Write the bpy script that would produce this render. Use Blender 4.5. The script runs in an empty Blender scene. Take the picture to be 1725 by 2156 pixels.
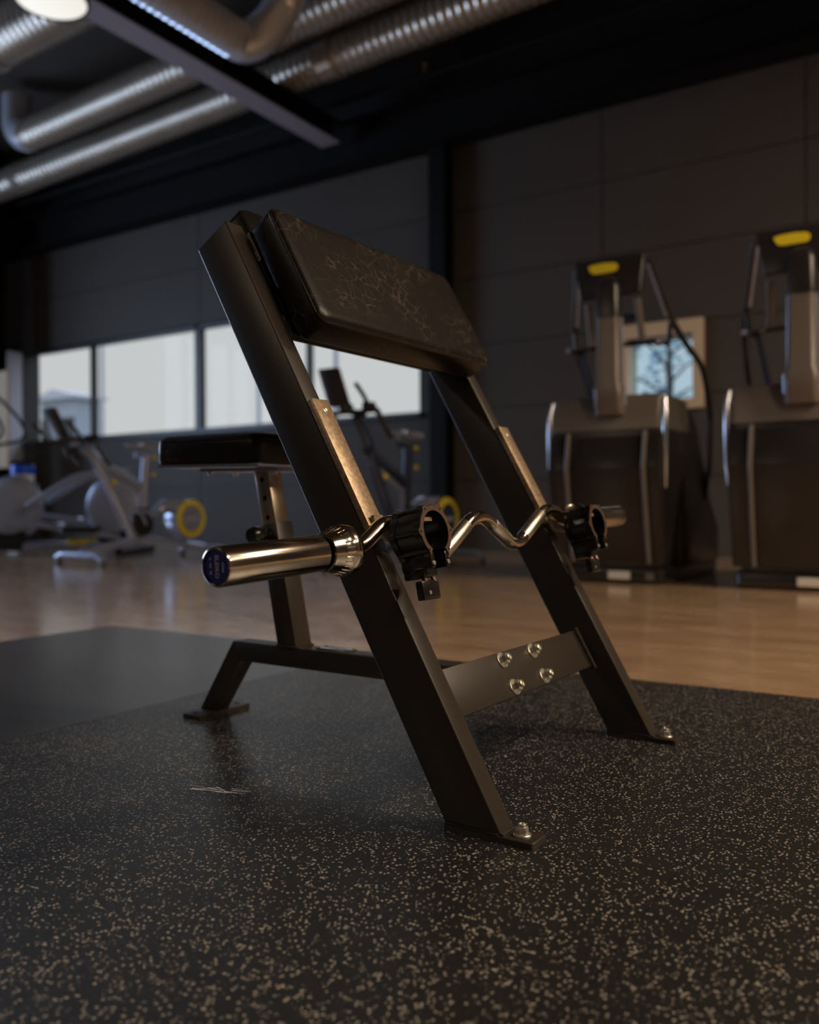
import bpy, bmesh, math, random
from mathutils import Vector, Matrix
random.seed(7)
D = bpy.data
SC = bpy.context.scene
COL = SC.collection
R = math.radians

# ---------------------------------------------------------------- camera
F_PX, IW, IH = 1840.13, 1725.0, 2156.0
YAW, PITCH, ROLL = R(32.5), R(-0.3386), R(-0.3229)
CAM = Vector((0.0, 0.0, 0.4746))
fw = Vector((math.cos(YAW) * math.cos(PITCH), math.sin(YAW) * math.cos(PITCH), math.sin(PITCH)))
rt = Vector((math.sin(YAW), -math.cos(YAW), 0.0))
up = rt.cross(fw)
cr, sr = math.cos(ROLL), math.sin(ROLL)
rt, up = cr * rt + sr * up, -sr * rt + cr * up
cam = D.objects.new('camera', D.cameras.new('camera'))
COL.objects.link(cam)
m = Matrix((rt, up, -fw)).transposed().to_4x4()
m.translation = CAM
cam.matrix_world = m
cam.data.sensor_fit = 'VERTICAL'
cam.data.sensor_height = 36.0
cam.data.lens = F_PX / IH * 36.0
cam.data.clip_start, cam.data.clip_end = 0.02, 300
cam.data.dof.use_dof = True
cam.data.dof.focus_distance = 1.32
cam.data.dof.aperture_fstop = 2.6
SC.camera = cam


def pix(u, w, axis, val):
    """photo pixel -> point where its ray meets the plane axis=val (room axes)."""
    d = rt * ((u - IW / 2) / F_PX) - up * ((w - IH / 2) / F_PX) + fw
    t = (val - CAM[axis]) / d[axis]
    return CAM + d * t


# ---------------------------------------------------------------- view, world, lights
SC.view_settings.view_transform = 'Standard'
SC.view_settings.look = 'None'
SC.view_settings.gamma = 1.0
SC.view_settings.use_curve_mapping = False
SC.view_settings.exposure = 0.12
SKY_LOW, SKY_HIGH = (0.58, 0.575, 0.575), (1.30, 1.50, 1.95)
LAMP_POWER, LAMP_COLOR = 160.0, (1.0, 0.77, 0.55)

W = D.worlds.new('overcast_sky')
SC.world = W
W.use_nodes = True
nt = W.node_tree
nt.nodes.clear()
o = nt.nodes.new('ShaderNodeOutputWorld')
b = nt.nodes.new('ShaderNodeBackground')
tc = nt.nodes.new('ShaderNodeTexCoord')
sx = nt.nodes.new('ShaderNodeSeparateXYZ')
rp = nt.nodes.new('ShaderNodeValToRGB')
rp.color_ramp.elements[0].position = 0.22
rp.color_ramp.elements[0].color = (*[c / 2.2 for c in SKY_LOW], 1)
rp.color_ramp.elements[1].position = 0.75
rp.color_ramp.elements[1].color = (*[c / 2.2 for c in SKY_HIGH], 1)
nt.links.new(tc.outputs['Generated'], sx.inputs[0])
nt.links.new(sx.outputs['Z'], rp.inputs[0])
nt.links.new(rp.outputs[0], b.inputs[0])
b.inputs[1].default_value = 2.2
nt.links.new(b.outputs[0], o.inputs[0])

# daylight entering the long glazed band of the end wall (window_3)
dl = D.lights.new('daylight_end_wall', 'AREA')
dl.shape, dl.size, dl.size_y = 'RECTANGLE', 3.9, 3.1
dl.energy, dl.color = 380.0, (0.54, 0.69, 1.0)
dlo = D.objects.new('daylight_end_wall', dl)
COL.objects.link(dlo)
dlo.location = (3.1, 13.78, 2.5)
dlo.rotation_euler = (R(-90), 0, 0)


# ---------------------------------------------------------------- materials
def mat(name, col, rough=0.5, metal=0.0, spec=0.5, ior=None, coat=0.0, bump=None, vary=None, emit=None):
    mt = D.materials.new(name)
    mt.use_nodes = True
    t = mt.node_tree
    p = t.nodes['Principled BSDF']
    p.inputs['Base Color'].default_value = (*col, 1)
    p.inputs['Roughness'].default_value = rough
    p.inputs['Metallic'].default_value = metal
    p.inputs['Specular IOR Level'].default_value = spec
    if ior: p.inputs['IOR'].default_value = ior
    if coat:
        p.inputs['Coat Weight'].default_value = coat
        p.inputs['Coat Roughness'].default_value = 0.16
    if emit:
        p.inputs['Emission Color'].default_value = (*emit[0], 1)
        p.inputs['Emission Strength'].default_value = emit[1]
    if bump or vary:
        tc = t.nodes.new('ShaderNodeTexCoord')
    if bump:
        n = t.nodes.new('ShaderNodeTexNoise')
        n.inputs['Scale'].default_value = bump[0]
        n.inputs['Detail'].default_value = 4
        bp = t.nodes.new('ShaderNodeBump')
        bp.inputs['Strength'].default_value = bump[1]
        bp.inputs['Distance'].default_value = bump[2] if len(bump) > 2 else 0.001
        t.links.new(tc.outputs['Object'], n.inputs['Vector'])
        t.links.new(n.outputs['Fac'], bp.inputs['Height'])
        t.links.new(bp.outputs[0], p.inputs['Normal'])
    if vary:
        n2 = t.nodes.new('ShaderNodeTexNoise')
        n2.inputs['Scale'].default_value = vary[0]
        n2.inputs['Detail'].default_value = 5
        mr = t.nodes.new('ShaderNodeMapRange')
        mr.inputs[1].default_value, mr.inputs[2].default_value = 0.3, 0.7
        mx = t.nodes.new('ShaderNodeMix')
        mx.data_type = 'RGBA'
        mx.inputs['A'].default_value = (*col, 1)
        mx.inputs['B'].default_value = (*vary[1], 1)
        t.links.new(tc.outputs['Object'], n2.inputs['Vector'])
        t.links.new(n2.outputs['Fac'], mr.inputs[0])
        t.links.new(mr.outputs[0], mx.inputs['Factor'])
        t.links.new(mx.outputs['Result'], p.inputs['Base Color'])
    return mt


def nodes(mt):
    t = mt.node_tree
    return t, t.nodes['Principled BSDF'], t.nodes.new, t.links.new


M = {}
M['powder'] = mat('black_powder_coat', (0.035, 0.027, 0.0215), 0.36, 0, 0.5, bump=(900, 0.12, 0.0004))
M['weld'] = mat('weld_bead', (0.03, 0.025, 0.02), 0.5, 0.3, bump=(300, 0.5))
M['steel'] = mat('polished_bar_steel', (0.56, 0.50, 0.42), 0.14, 1.0, vary=(40, (0.47, 0.41, 0.33)))
M['knurl'] = mat('knurled_bar_steel', (0.60, 0.55, 0.47), 0.32, 1.0, bump=(700, 0.5, 0.0006))
M['tube_steel'] = mat('worn_chrome_tube', (0.55, 0.45, 0.34), 0.30, 1.0, vary=(25, (0.42, 0.33, 0.24)), bump=(120, 0.1))
M['rest'] = mat('worn_rest_strip', (0.50, 0.38, 0.25), 0.42, 0.65, vary=(140, (0.26, 0.18, 0.11)), bump=(420, 0.5, 0.0006))
M['zinc'] = mat('zinc_bolt', (0.78, 0.75, 0.65), 0.32, 0.9)
M['plate'] = mat('brushed_label', (0.75, 0.78, 0.80), 0.22, 1.0)
M['tag'] = mat('pale_tag', (0.42, 0.38, 0.33), 0.5)
M['ink'] = mat('dark_print', (0.03, 0.02, 0.02), 0.6)
M['blue_cap'] = mat('blue_end_cap', (0.012, 0.035, 0.30), 0.28, 0, 0.5)
M['white_print'] = mat('pale_print', (0.85, 0.83, 0.80), 0.5)
M['black_plastic'] = mat('black_nylon', (0.011, 0.009, 0.008), 0.22, 0, 0.7, bump=(250, 0.10))
M['rim'] = mat('bronze_collar_rim', (0.16, 0.10, 0.07), 0.38, 0.5)
M['hole'] = mat('hole_black', (0.002, 0.002, 0.002), 0.9)
M['seat_board'] = mat('seat_board', (0.10, 0.10, 0.10), 0.35, 0.2)
M['thread'] = mat('stitch_thread', (0.34, 0.30, 0.25), 0.7)

# upholstery with fine cracks and scuffs
ml = mat('black_upholstery', (0.020, 0.016, 0.014), 0.36, 0, 0.22)
t, p, N, L = nodes(ml)
tc = N('ShaderNodeTexCoord')
ns = N('ShaderNodeTexNoise'); ns.inputs['Scale'].default_value = 260; ns.inputs['Detail'].default_value = 3
bp = N('ShaderNodeBump'); bp.inputs['Strength'].default_value = 0.25; bp.inputs['Distance'].default_value = 0.0008
L(tc.outputs['Object'], ns.inputs['Vector']); L(ns.outputs['Fac'], bp.inputs['Height']); L(bp.outputs[0], p.inputs['Normal'])
dn = N('ShaderNodeTexNoise'); dn.inputs['Scale'].default_value = 14; dn.inputs['Detail'].default_value = 3
ad = N('ShaderNodeVectorMath'); ad.operation = 'MULTIPLY_ADD'; ad.inputs[1].default_value = (0.05, 0.05, 0.05)
L(tc.outputs['Object'], dn.inputs['Vector']); L(dn.outputs['Color'], ad.inputs[0]); L(tc.outputs['Object'], ad.inputs[2])
vo = N('ShaderNodeTexVoronoi'); vo.feature = 'DISTANCE_TO_EDGE'; vo.inputs['Scale'].default_value = 38
L(ad.outputs[0], vo.inputs['Vector'])
ln = N('ShaderNodeMapRange'); ln.inputs[1].default_value, ln.inputs[2].default_value = 0.0, 0.030
ln.inputs[3].default_value, ln.inputs[4].default_value = 1.0, 0.0
L(vo.outputs['Distance'], ln.inputs[0])
mk = N('ShaderNodeTexNoise'); mk.inputs['Scale'].default_value = 7; mk.inputs['Detail'].default_value = 4
mkr = N('ShaderNodeMapRange'); mkr.inputs[1].default_value, mkr.inputs[2].default_value = 0.42, 0.66
L(tc.outputs['Object'], mk.inputs['Vector']); L(mk.outputs['Fac'], mkr.inputs[0])
mu = N('ShaderNodeMath'); mu.operation = 'MULTIPLY'
L(ln.outputs[0], mu.inputs[0]); L(mkr.outputs[0], mu.inputs[1])
mx = N('ShaderNodeMix'); mx.data_type = 'RGBA'
mx.inputs['A'].default_value = (0.010, 0.008, 0.007, 1); mx.inputs['B'].default_value = (0.15, 0.115, 0.085, 1)
L(mu.outputs[0], mx.inputs['Factor']); L(mx.outputs['Result'], p.inputs['Base Color'])
rr = N('ShaderNodeMapRange'); rr.inputs[3].default_value, rr.inputs[4].default_value = 0.30, 0.42
L(mk.outputs['Fac'], rr.inputs[0]); L(rr.outputs[0], p.inputs['Roughness'])
M['leather'] = ml


def mat_rubber(name, base, speck, amount, rough):
    mt = mat(name, base, rough, 0, 0.5, ior=1.95)
    t, p, N, L = nodes(mt)
    tc = N('ShaderNodeTexCoord')
    wob = N('ShaderNodeTexNoise'); wob.inputs['Scale'].default_value = 160
    av = N('ShaderNodeVectorMath'); av.operation = 'MULTIPLY_ADD'; av.inputs[1].default_value = (0.0032,) * 3
    L(tc.outputs['Object'], wob.inputs['Vector']); L(wob.outputs['Color'], av.inputs[0]); L(tc.outputs['Object'], av.inputs[2])
    vo = N('ShaderNodeTexVoronoi'); vo.inputs['Scale'].default_value = 235; vo.inputs['Randomness'].default_value = 1
    L(av.outputs[0], vo.inputs['Vector'])
    sp = N('ShaderNodeSeparateColor'); L(vo.outputs['Color'], sp.inputs[0])
    # speck radius differs from cell to cell; most cells carry none
    rad = N('ShaderNodeMapRange'); rad.inputs[1].default_value, rad.inputs[2].default_value = 1 - amount, 1.0
    rad.inputs[3].default_value, rad.inputs[4].default_value = 0.0, 0.45
    L(sp.outputs[0], rad.inputs[0])
    lt = N('ShaderNodeMath'); lt.operation = 'LESS_THAN'
    L(vo.outputs['Distance'], lt.inputs[0]); L(rad.outputs[0], lt.inputs[1])
    big = N('ShaderNodeTexNoise'); big.inputs['Scale'].default_value = 2.2; big.inputs['Detail'].default_value = 6
    L(tc.outputs['Object'], big.inputs['Vector'])
    bm_ = N('ShaderNodeMix'); bm_.data_type = 'RGBA'
    bm_.inputs['A'].default_value = (*base, 1); bm_.inputs['B'].default_value = (*[c * 1.6 + 0.004 for c in base], 1)
    L(big.outputs['Fac'], bm_.inputs['Factor'])
    mx = N('ShaderNodeMix'); mx.data_type = 'RGBA'; mx.inputs['B'].default_value = (*speck, 1)
    L(bm_.outputs['Result'], mx.inputs['A']); L(lt.outputs[0], mx.inputs['Factor']); L(mx.outputs['Result'], p.inputs['Base Color'])
    # dragged roller grain
    st = N('ShaderNodeMapping'); st.inputs['Scale'].default_value = (420, 40, 1)
    gr = N('ShaderNodeTexNoise'); gr.inputs['Scale'].default_value = 1.0; gr.inputs['Detail'].default_value = 3
    L(tc.outputs['Object'], st.inputs[0]); L(st.outputs[0], gr.inputs['Vector'])
    fi = N('ShaderNodeTexNoise'); fi.inputs['Scale'].default_value = 480; fi.inputs['Detail'].default_value = 2
    L(tc.outputs['Object'], fi.inputs['Vector'])
    sm = N('ShaderNodeMath'); sm.operation = 'ADD'; L(gr.outputs['Fac'], sm.inputs[0]); L(fi.outputs['Fac'], sm.inputs[1])
    bp = N('ShaderNodeBump'); bp.inputs['Strength'].default_value = 0.12; bp.inputs['Distance'].default_value = 0.0010
    L(sm.outputs[0], bp.inputs['Height']); L(bp.outputs[0], p.inputs['Normal'])
    return mt


M['mat_dark'] = mat_rubber('speckled_rubber', (0.006, 0.0057, 0.006), (0.41, 0.365, 0.30), 0.70, 0.36)
M['mat_worn'] = mat_rubber('worn_rubber', (0.030, 0.029, 0.031), (0.16, 0.15, 0.15), 0.34, 0.30)

# polished brown floor
mf = mat('polished_brown_floor', (0.20, 0.115, 0.06), 0.16, 0, 0.5, ior=2.1, coat=0.8)
t, p, N, L = nodes(mf)
tc = N('ShaderNodeTexCoord')
mp = N('ShaderNodeMapping'); mp.inputs['Scale'].default_value = (3.0, 0.7, 1)
n1 = N('ShaderNodeTexNoise'); n1.inputs['Scale'].default_value = 2.0; n1.inputs['Detail'].default_value = 8; n1.inputs['Roughness'].default_value = 0.65
L(tc.outputs['Object'], mp.inputs[0]); L(mp.outputs[0], n1.inputs['Vector'])
cr_ = N('ShaderNodeValToRGB')
cr_.color_ramp.elements[0].position, cr_.color_ramp.elements[0].color = 0.33, (0.42, 0.26, 0.145, 1)
cr_.color_ramp.elements[1].position, cr_.color_ramp.elements[1].color = 0.68, (0.74, 0.50, 0.30, 1)
L(n1.outputs['Fac'], cr_.inputs[0]); L(cr_.outputs[0], p.inputs['Base Color'])
n2 = N('ShaderNodeTexNoise'); n2.inputs['Scale'].default_value = 9.0; n2.inputs['Detail'].default_value = 5
L(mp.outputs[0], n2.inputs['Vector'])
r2 = N('ShaderNodeMapRange'); r2.inputs[1].default_value, r2.inputs[2].default_value = 0.35, 0.7
r2.inputs[3].default_value, r2.inputs[4].default_value = 0.10, 0.30
L(n2.outputs['Fac'], r2.inputs[0]); L(r2.outputs[0], p.inputs['Roughness'])
n3 = N('ShaderNodeTexNoise'); n3.inputs['Scale'].default_value = 22.0; n3.inputs['Detail'].default_value = 4
L(mp.outputs[0], n3.inputs['Vector'])
bp = N('ShaderNodeBump'); bp.inputs['Strength'].default_value = 0.03; bp.inputs['Distance'].default_value = 0.004
L(n3.outputs['Fac'], bp.inputs['Height']); L(bp.outputs[0], p.inputs['Normal'])
M['floor'] = mf

M['wall'] = mat('dark_wall', (0.028, 0.025, 0.023), 0.55)
M['panel'] = mat('dark_wall_panel', (0.076, 0.066, 0.058), 0.6, 0, 0.3, vary=(0.8, (0.066, 0.057, 0.051)))
M['black_panel'] = mat('black_wall_panel', (0.006, 0.006, 0.006), 0.6)
M['black_steel'] = mat('black_painted_steel', (0.006, 0.006, 0.007), 0.6, 0, 0.15)
M['beam'] = mat('lit_underside_steel', (0.30, 0.29, 0.36), 0.45)  # bluish light on the beam's underside put into the colour
M['deck'] = mat('dark_roof_deck', (0.05, 0.043, 0.038), 0.6)
M['galv'] = mat('galvanised_duct', (0.52, 0.46, 0.39), 0.27, 0.70, vary=(2.0, (0.42, 0.37, 0.31)))
M['foil'] = mat('aluminium_foil', (0.66, 0.71, 0.82), 0.28, 0.55)
M['lamp_glow'] = mat('lamp_diffuser', (0.9, 0.88, 0.8), 0.5, emit=(LAMP_COLOR, LAMP_POWER))
M['lamp_dim'] = mat('dimmed_lamp_diffuser', (0.9, 0.88, 0.8), 0.5, emit=((1.0, 0.98, 0.90), 0.70))
M['lamp_half'] = mat('half_lit_diffuser', (0.9, 0.88, 0.8), 0.5, emit=(LAMP_COLOR, LAMP_POWER * 0.55))
M['lamp_body'] = mat('lamp_housing', (0.10, 0.10, 0.10), 0.4, 0.6)
M['beige'] = mat('beige_paint', (0.66, 0.52, 0.36), 0.5)
M['pale_frame'] = mat('pale_painted_jamb', (0.55, 0.56, 0.66), 0.45)
M['dark_frame'] = mat('dark_window_frame', (0.025, 0.03, 0.033), 0.4)
M['brown_plastic'] = mat('taupe_plastic', (0.125, 0.105, 0.090), 0.34)
M['dark_plastic'] = mat('charcoal_plastic', (0.017, 0.015, 0.016), 0.30)
M['navy'] = mat('navy_metal_frame', (0.035, 0.045, 0.085), 0.30, 0.3)
M['silver'] = mat('silver_paint', (0.38, 0.42, 0.56), 0.28, 0.55)  # silver paint with the blue of the window light mixed in
M['chrome'] = mat('chrome_trim', (0.72, 0.76, 0.88), 0.25, 0.95)
M['grey_disc'] = mat('grey_cover', (0.30, 0.33, 0.43), 0.34)
M['yellow'] = mat('yellow_plastic', (0.72, 0.56, 0.02), 0.4)
M['white_lab'] = mat('white_label', (0.66, 0.64, 0.58), 0.5)
M['blue_lid'] = mat('blue_lid', (0.02, 0.10, 0.72), 0.35)
M['white_tub'] = mat('white_tub', (0.7, 0.7, 0.74), 0.4)
M['bark'] = mat('bark', (0.12, 0.09, 0.07), 0.8)
M['leaf'] = mat('leaf_green', (0.22, 0.40, 0.46), 0.6)
M['render_wall'] = mat('pale_render', (0.34, 0.38, 0.42), 0.7)
M['pole'] = mat('grey_pole', (0.45, 0.47, 0.5), 0.5)
M['tarmac'] = mat('grey_tarmac', (0.20, 0.20, 0.21), 0.8)


def glass(name, col, refl):
    mt = D.materials.new(name)
    mt.use_nodes = True
    t = mt.node_tree
    t.nodes.clear()
    o = t.nodes.new('ShaderNodeOutputMaterial')
    a = t.nodes.new('ShaderNodeBsdfTransparent'); a.inputs[0].default_value = (*col, 1)
    g = t.nodes.new('ShaderNodeBsdfGlossy'); g.inputs['Roughness'].default_value = 0.02
    fr = t.nodes.new('ShaderNodeValue'); fr.outputs[0].default_value = refl
    x = t.nodes.new('ShaderNodeMixShader')
    t.links.new(fr.outputs[0], x.inputs[0]); t.links.new(a.outputs[0], x.inputs[1]); t.links.new(g.outputs[0], x.inputs[2])
    t.links.new(x.outputs[0], o.inputs[0])
    return mt


M['glass'] = glass('clear_glass', (0.95, 0.97, 0.97), 0.004)
M['blue_glass'] = glass('blue_tinted_glass', (0.80, 0.93, 1.0), 0.008)


# ---------------------------------------------------------------- mesh helpers
def obj(name, bm, material, parent=None, smooth=None):
    me = D.meshes.new(name)
    bmesh.ops.recalc_face_normals(bm, faces=bm.faces)
    bm.to_mesh(me)
    bm.free()
    me.materials.append(M[material] if isinstance(material, str) else material)
    if smooth is not None:
        me.shade_smooth()
        if smooth < 180:
            me.set_sharp_from_angle(angle=R(smooth))
    ob = D.objects.new(name, me)
    COL.objects.link(ob)
    if parent: ob.parent = parent
    return ob


def tag(ob, label=None, cat=None, group=None, kind=None):
    if label: ob['label'] = label
    if cat: ob['category'] = cat
    if group: ob['group'] = group
    if kind: ob['kind'] = kind
    return ob


def thing(name, label, cat, loc=(0, 0, 0), rz=0.0, group=None):
    e = D.objects.new(name, None)
    e.empty_display_size = 0.1
    COL.objects.link(e)
    e.location = loc
    e.rotation_euler = (0, 0, rz)
    return tag(e, label, cat, group)


def copy_tree(o, parent=None):
    c = o.copy()
    COL.objects.link(c)
    c.parent = parent
    for ch in o.children: copy_tree(ch, c)
    return c


def hexa(bm, P, bevel=0.0, seg=2):
    """8 points: bottom ring then top ring"""
    vs = [bm.verts.new(p) for p in P]
    fs = [(0, 1, 2, 3), (7, 6, 5, 4), (0, 4, 5, 1), (1, 5, 6, 2), (2, 6, 7, 3), (3, 7, 4, 0)]
    new = [bm.faces.new([vs[i] for i in f]) for f in fs]
    if bevel:
        es = list({e for f in new for e in f.edges})
        bmesh.ops.bevel(bm, geom=es, offset=bevel, segments=seg, affect='EDGES', profile=0.5)


def box(bm, a, b, bevel=0.0, seg=2, f=None):
    x0, y0, z0 = a
    x1, y1, z1 = b
    P = [(x0, y0, z0), (x1, y0, z0), (x1, y1, z0), (x0, y1, z0), (x0, y0, z1), (x1, y0, z1), (x1, y1, z1), (x0, y1, z1)]
    if bevel:
        tmp = bmesh.new()
        hexa(tmp, P, bevel, seg)
        merge(bm, tmp, f)
    else:
        hexa(bm, [f(*p) for p in P] if f else P)


def merge(bm, tmp, f=None):
    mp = {v: bm.verts.new(f(*v.co) if f else v.co) for v in tmp.verts}
    for fc in tmp.faces:
        try: bm.faces.new([mp[v] for v in fc.verts])
        except ValueError: pass
    tmp.free()


def prism(bm, poly, x0, x1, f=None, bevel=0.0, seg=2):
    """polygon [(a,b)] extruded along first axis: f(x,a,b)->point"""
    f = f or (lambda x, a, b: (x, a, b))
    tmp = bmesh.new()
    A = [tmp.verts.new(f(x0, *p)) for p in poly]
    B = [tmp.verts.new(f(x1, *p)) for p in poly]
    n = len(poly)
    tmp.faces.new(A)
    tmp.faces.new(B[::-1])
    for i in range(n): tmp.faces.new((A[i], B[i], B[(i + 1) % n], A[(i + 1) % n]))
    if bevel:
        bmesh.ops.bevel(tmp, geom=list(tmp.edges), offset=bevel, segments=seg, affect='EDGES', profile=0.5)
    merge(bm, tmp)


def fillet(pts, r, n=6):
    pts = [Vector(p) for p in pts]
    out = [pts[0]]
    for i in range(1, len(pts) - 1):
        p, a, b = pts[i], pts[i - 1], pts[i + 1]
        da, db = (a - p), (b - p)
        k = min(r, da.length * 0.48, db.length * 0.48)
        s, e = p + da.normalized() * k, p + db.normalized() * k
        for j in range(n + 1):
            q = j / n
            out.append(s * (1 - q) ** 2 + p * 2 * q * (1 - q) + e * q * q)
    out.append(pts[-1])
    return out


def tube(bm, pts, rad, seg=12, cap=True, f=None, flat=1.0):
    pts = [Vector(p) for p in pts]
    n = len(pts)
    rads = rad if isinstance(rad, (list, tuple)) else [rad] * n
    tan = [(pts[min(i + 1, n - 1)] - pts[max(i - 1, 0)]).normalized() for i in range(n)]
    ref = Vector((0, 0, 1)) if abs(tan[0].z) < 0.9 else Vector((1, 0, 0))
    u = (ref - tan[0] * ref.dot(tan[0])).normalized()
    rings = []
    for i in range(n):
        u = (u - tan[i] * u.dot(tan[i])).normalized()
        w = tan[i].cross(u)
        ring = []
        for k in range(seg):
            a = 2 * math.pi * k / seg
            p = pts[i] + (u * math.cos(a) + w * math.sin(a) * flat) * rads[i]
            ring.append(bm.verts.new(f(*p) if f else p))
        rings.append(ring)
    for i in range(n - 1):
        for k in range(seg):
            bm.faces.new((rings[i][k], rings[i][(k + 1) % seg], rings[i + 1][(k + 1) % seg], rings[i + 1][k]))
    if cap:
        bm.faces.new(rings[0][::-1])
        bm.faces.new(rings[-1])


def lathe(bm, prof, origin, axis, seg=32, cap=True):
    """prof [(r,h)] turned about axis through origin"""
    axis = Vector(axis).normalized()
    ref = Vector((0, 0, 1)) if abs(axis.z) < 0.9 else Vector((1, 0, 0))
    u = (ref - axis * ref.dot(axis)).normalized()
    w = axis.cross(u)
    o = Vector(origin)
    rings = []
    for r, h in prof:
        if r < 1e-6:
            rings.append([bm.verts.new(o + axis * h)])
        else:
            rings.append([bm.verts.new(o + axis * h + (u * math.cos(2 * math.pi * k / seg) + w * math.sin(2 * math.pi * k / seg)) * r) for k in range(seg)])
    for A, B in zip(rings, rings[1:]):
        for k in range(seg):
            a0, a1, b0, b1 = A[k % len(A)], A[(k + 1) % len(A)], B[k % len(B)], B[(k + 1) % len(B)]
            vs = []
            for v_ in (a0, a1, b1, b0):
                if v_ not in vs: vs.append(v_)
            if len(vs) > 2: bm.faces.new(vs)
    if cap:
        for Rg in (rings[0], rings[-1]):
            if len(Rg) > 2: bm.faces.new(Rg)


def loft(bm, secs, n=6):
    """rounded-rectangle sections (cx, cy, z, hx, hy, r)"""
    rings = []
    for cx, cy, z, hx, hy, r in secs:
        ring = []
        for qx, qy, a0 in ((1, 1, 0), (-1, 1, 90), (-1, -1, 180), (1, -1, 270)):
            for k in range(n + 1):
                a = R(a0 + 90 * k / n)
                ring.append(bm.verts.new((cx + qx * (hx - r) + r * math.cos(a), cy + qy * (hy - r) + r * math.sin(a), z)))
        rings.append(ring)
    m_ = len(rings[0])
    for A, B in zip(rings, rings[1:]):
        for k in range(m_): bm.faces.new((A[k], A[(k + 1) % m_], B[(k + 1) % m_], B[k]))
    bm.faces.new(rings[0][::-1])
    bm.faces.new(rings[-1])


def text_bm(body, size, depth):
    cu = D.curves.new('lettering', 'FONT')
    cu.body = body
    cu.size = size
    cu.align_x, cu.align_y = 'CENTER', 'CENTER'
    cu.extrude = depth
    ob = D.objects.new('lettering', cu)
    COL.objects.link(ob)
    bpy.context.view_layer.update()
    me = D.meshes.new_from_object(ob.evaluated_get(bpy.context.evaluated_depsgraph_get()))
    bm = bmesh.new()
    bm.from_mesh(me)
    D.objects.remove(ob)
    D.meshes.remove(me)
    return bm


BM = bmesh.new
XW, YL, YR_, XB, ZC = 8.5, 13.5, -8.0, -6.0, 5.9      # room planes

# ================================================================ SETTING
bm = BM(); box(bm, (XB - .2, YR_ - .2, -0.2), (XW + .3, YL + .3, 0.0)); tag(obj('floor', bm, 'floor'), 'polished mottled brown floor of the gym hall', kind='structure')

# back wall: core with two openings, panels in front of it
W1 = (5.23, 12.75, 1.54, 2.98)      # y0 y1 z0 z1 window band
W2 = (2.19, 2.84, 1.50, 2.12)
bm = BM()
for a, b_ in (((YR_, 0), (W2[0], ZC)), ((W2[1], 0), (W1[0], ZC)), ((W1[1], 0), (YL, ZC)),
              ((W2[0], 0), (W2[1], W2[2])), ((W2[0], W2[3]), (W2[1], ZC)), ((W1[0], 0), (W1[1], W1[2])), ((W1[0], W1[3]), (W1[1], ZC))):
    box(bm, (XW + .02, a[0], a[1]), (XW + .3, b_[0], b_[1]))
wall_back = tag(obj('wall_back', bm, 'wall'), 'dark hall wall of large flat panels with a window band', kind='structure')
ycuts = [YR_, -5.6, -2.9, -0.8, 1.2, 3.09, 5.06, 8.78, YL]
zcuts = [0.0, 0.76, W1[2], 2.24, W1[3], 3.74, 4.5, ZC]
G = 0.006
for j in range(len(ycuts) - 1):
    for k in range(len(zcuts) - 1):
        y0, y1, z0, z1 = ycuts[j], ycuts[j + 1], zcuts[k], zcuts[k + 1]
        rects = [(y0, y1, z0, z1)]
        for (a, b_, c, d) in (W1, W2):
            nr = []
            for (p0, p1, q0, q1) in rects:
                if b_ <= p0 or a >= p1 or d <= q0 + .001 or c >= q1 - .001: nr.append((p0, p1, q0, q1)); continue
                if a > p0: nr.append((p0, a, q0, q1))
                if b_ < p1: nr.append((b_, p1, q0, q1))
                if c > q0: nr.append((max(a, p0), min(b_, p1), q0, c))
                if d < q1: nr.append((max(a, p0), min(b_, p1), d, q1))
            rects = nr
        if not rects: continue
        bm = BM()
        for (p0, p1, q0, q1) in rects:
            box(bm, (XW, p0 + (G if p0 == y0 else 0), q0 + (G if q0 == z0 else 0)), (XW + .025, p1 - (G if p1 == y1 else 0), q1 - (G if q1 == z1 else 0)))
        obj('panel', bm, 'panel' if z0 < 4.45 else 'black_panel', wall_back)

# left wall with a long glazed band (out of frame), right wall, front wall, ceiling
W3 = (1.1, 5.1, 0.9, 4.1)
bm = BM()
for x0, x1, z0, z1 in ((XB, W3[0], 0, ZC), (W3[1], XW + .3, 0, ZC), (W3[0], W3[1], 0, W3[2]), (W3[0], W3[1], W3[3], ZC)):
    box(bm, (x0, YL, z0), (x1, YL + .3, z1))
tag(obj('wall_left', bm, 'wall'), 'dark end wall with a long glazed band', kind='structure')
bm = BM(); box(bm, (XB, YR_ - .2, 0), (XW + .3, YR_, ZC)); tag(obj('wall_right', bm, 'wall'), 'plain dark side wall', kind='structure')
bm = BM(); box(bm, (XB - .2, YR_, 0), (XB, YL, ZC)); tag(obj('wall_front', bm, 'wall'), 'plain dark wall behind the camera', kind='structure')

bm = BM(); box(bm, (XB - .2, YR_ - .2, ZC), (XW + .3, YL + .3, ZC + .15))
ceiling = tag(obj('ceiling', bm, 'deck'), 'dark roof deck above the ducts', kind='structure')


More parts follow.
